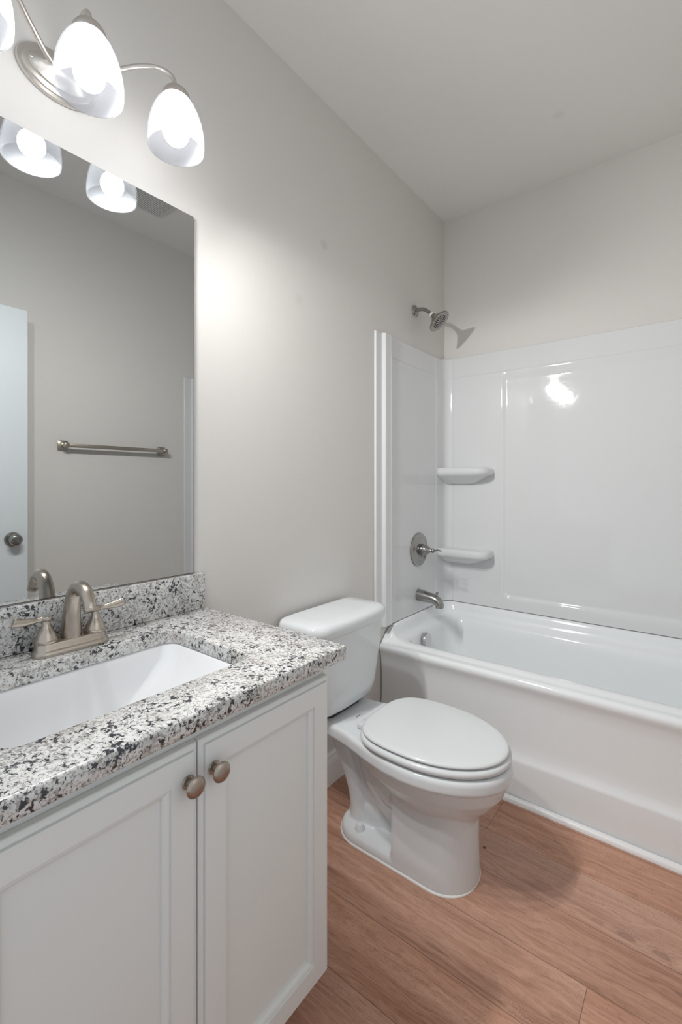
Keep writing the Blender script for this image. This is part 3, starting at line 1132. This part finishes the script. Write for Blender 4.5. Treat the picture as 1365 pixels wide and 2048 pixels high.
lathe(b, [(0.011, 0.010), (0.014, 0.013), (0.014, 0.022), (0.017, 0.026), (0.026, 0.033), (0.036, 0.042), (0.041, 0.048), (0.046, 0.052), (0.056, 0.056), (0.060, 0.060), (0.0605, 0.065),
          (0.058, 0.068), (0.050, 0.0675), (0.044, 0.0655), (0.0, 0.0655)], ho, hd, 48)
mesh_obj('spray_head', b, M['steel'], shw)
b = nbm()
u = hd.orthogonal().normalized()
v = hd.cross(u)
for (rr, cnt) in ((0.008, 4), (0.017, 9), (0.026, 15), (0.035, 20)):
    for i in range(cnt):
        a = 2 * PI * i / cnt + rr * 60
        lathe(b, [(0.0024, 0), (0.0021, 0.002), (0.0, 0.0022)], ho + hd * 0.0654 + u * rr * math.cos(a) + v * rr * math.sin(a), hd, 8)
nz = mesh_obj('nozzles', b, M['rubber'], shw)
nz['label'] = 'dark rubber spray nozzles'

# ------------------------------------------------------------------ shower valve
val = thing('shower_valve', 'round steel shower valve plate with lever handle between head and spout', 'shower valve', (0.021, 2.150, 0.866))
b = nbm()
vo = (0.0195, 2.150, 0.866)
lathe(b, [(0.0, 0.0), (0.087, 0.0), (0.088, 0.003), (0.084, 0.008), (0.070, 0.011), (0.058, 0.0105), (0.054, 0.013), (0.040, 0.015), (0.0, 0.015)], vo, (1, 0, 0), 56)
esc = mesh_obj('escutcheon', b, M['steel'], val)
for dz in (-0.062, 0.062):
    b = nbm()
    lathe(b, [(0, 0), (0.0045, 0), (0.004, 0.002), (0, 0.0025)], (0.030, 2.150, 0.866 + dz), (1, 0, 0), 12)
    mesh_obj('screw', b, M['steel'], esc)
b = nbm()
lathe(b, [(0.029, 0.012), (0.030, 0.014), (0.030, 0.034), (0.028, 0.036), (0.0275, 0.046), (0.024, 0.052), (0.017, 0.061), (0.011, 0.069), (0.009, 0.074), (0.009, 0.076),
          (0.012, 0.079), (0.0135, 0.083), (0.012, 0.087), (0.008, 0.089), (0, 0.0895)], vo, (1, 0, 0), 36)
hv = mesh_obj('handle', b, M['steel'], val)
b = nbm()
tube(b, [(0.100, 2.150, 0.866), (0.116, 2.146, 0.868), (0.132, 2.142, 0.872), (0.148, 2.138, 0.871), (0.156, 2.136, 0.869)],
     [0.006, 0.0055, 0.009, 0.010, 0.006], 14, (0, 0, 1), [0.8, 0.7, 0.5, 0.4, 0.3])
mesh_obj('lever', b, M['steel'], hv)

# ------------------------------------------------------------------ tub spout
spt = thing('tub_spout', 'satin steel tub spout with diverter knob just above the tub rim', 'tub spout', (0.021, 2.150, 0.628))
b = nbm()
path = [(0.0195, 2.150, 0.628), (0.050, 2.150, 0.626), (0.080, 2.150, 0.623), (0.108, 2.150, 0.619), (0.130, 2.150, 0.608), (0.139, 2.150, 0.592), (0.140, 2.150, 0.580)]
tube(b, path, [0.031, 0.0295, 0.0275, 0.0255, 0.0235, 0.0215, 0.0205], 28, (0, 0, 1), 1.0)
mesh_obj('spout', b, M['steel'], spt)
b = nbm()
lathe(b, [(0.0, 0), (0.003, 0), (0.003, 0.016), (0.0065, 0.018), (0.0075, 0.022), (0.0065, 0.026), (0.003, 0.0285), (0, 0.029)], (0.124, 2.150, 0.630), (0.1, 0, 1), 18)
mesh_obj('diverter_knob', b, M['steel'], spt)

# ------------------------------------------------------------------ towel bar on the right wall (seen in the mirror)
TBZ = 1.413
tb = thing('towel_bar', 'brushed nickel square towel bar on the wall seen in the mirror', 'towel bar', (XR, 1.31, TBZ))
for yy in (1.028, 1.602):
    b = nbm()
    box(b, XR - 0.009, XR - 0.0005, yy - 0.025, yy + 0.025, TBZ - 0.027, TBZ + 0.027, 0.003, 2)
    box(b, XR - 0.018, XR - 0.009, yy - 0.020, yy + 0.020, TBZ - 0.022, TBZ + 0.022, 0.002, 2)
    box(b, XR - 0.068, XR - 0.018, yy - 0.011, yy + 0.011, TBZ - 0.012, TBZ + 0.012, 0.002, 2)
    mesh_obj('bracket', b, M['faucet'], tb)
b = nbm()
box(b, XR - 0.064, XR - 0.052, 1.039, 1.591, TBZ - 0.010, TBZ + 0.010, 0.0015, 2)
mesh_obj('bar', b, M['faucet'], tb)

# ------------------------------------------------------------------ ceiling exhaust vent (seen in the mirror)
vt = thing('exhaust_vent', 'square white exhaust fan grille on the ceiling seen in the mirror', 'vent', (1.13, 1.30, ZC))
b = nbm()
VX0, VX1, VY0, VY1 = 0.985, 1.268, 1.160, 1.445


def vring(g, z):
    return rrect(VX0 + g, VX1 - g, VY0 + g, VY1 - g, 0.012, z, 5)


loft(b, [vring(0.0, ZC - 0.0006), vring(0.0, ZC - 0.007), vring(0.004, ZC - 0.012), vring(0.022, ZC - 0.017), vring(0.024, ZC - 0.013)], True, True)
gr = mesh_obj('grille_cover', b, M['vent'], vt, True, 30)
b = nbm()
for i in range(24):
    y = VY0 + 0.028 + i * (VY1 - VY0 - 0.056) / 23
    box(b, VX0 + 0.024, VX1 - 0.024, y - 0.0026, y + 0.0026, ZC - 0.0185, ZC - 0.0125)
mesh_obj('louvers', b, M['vent'], gr, False)
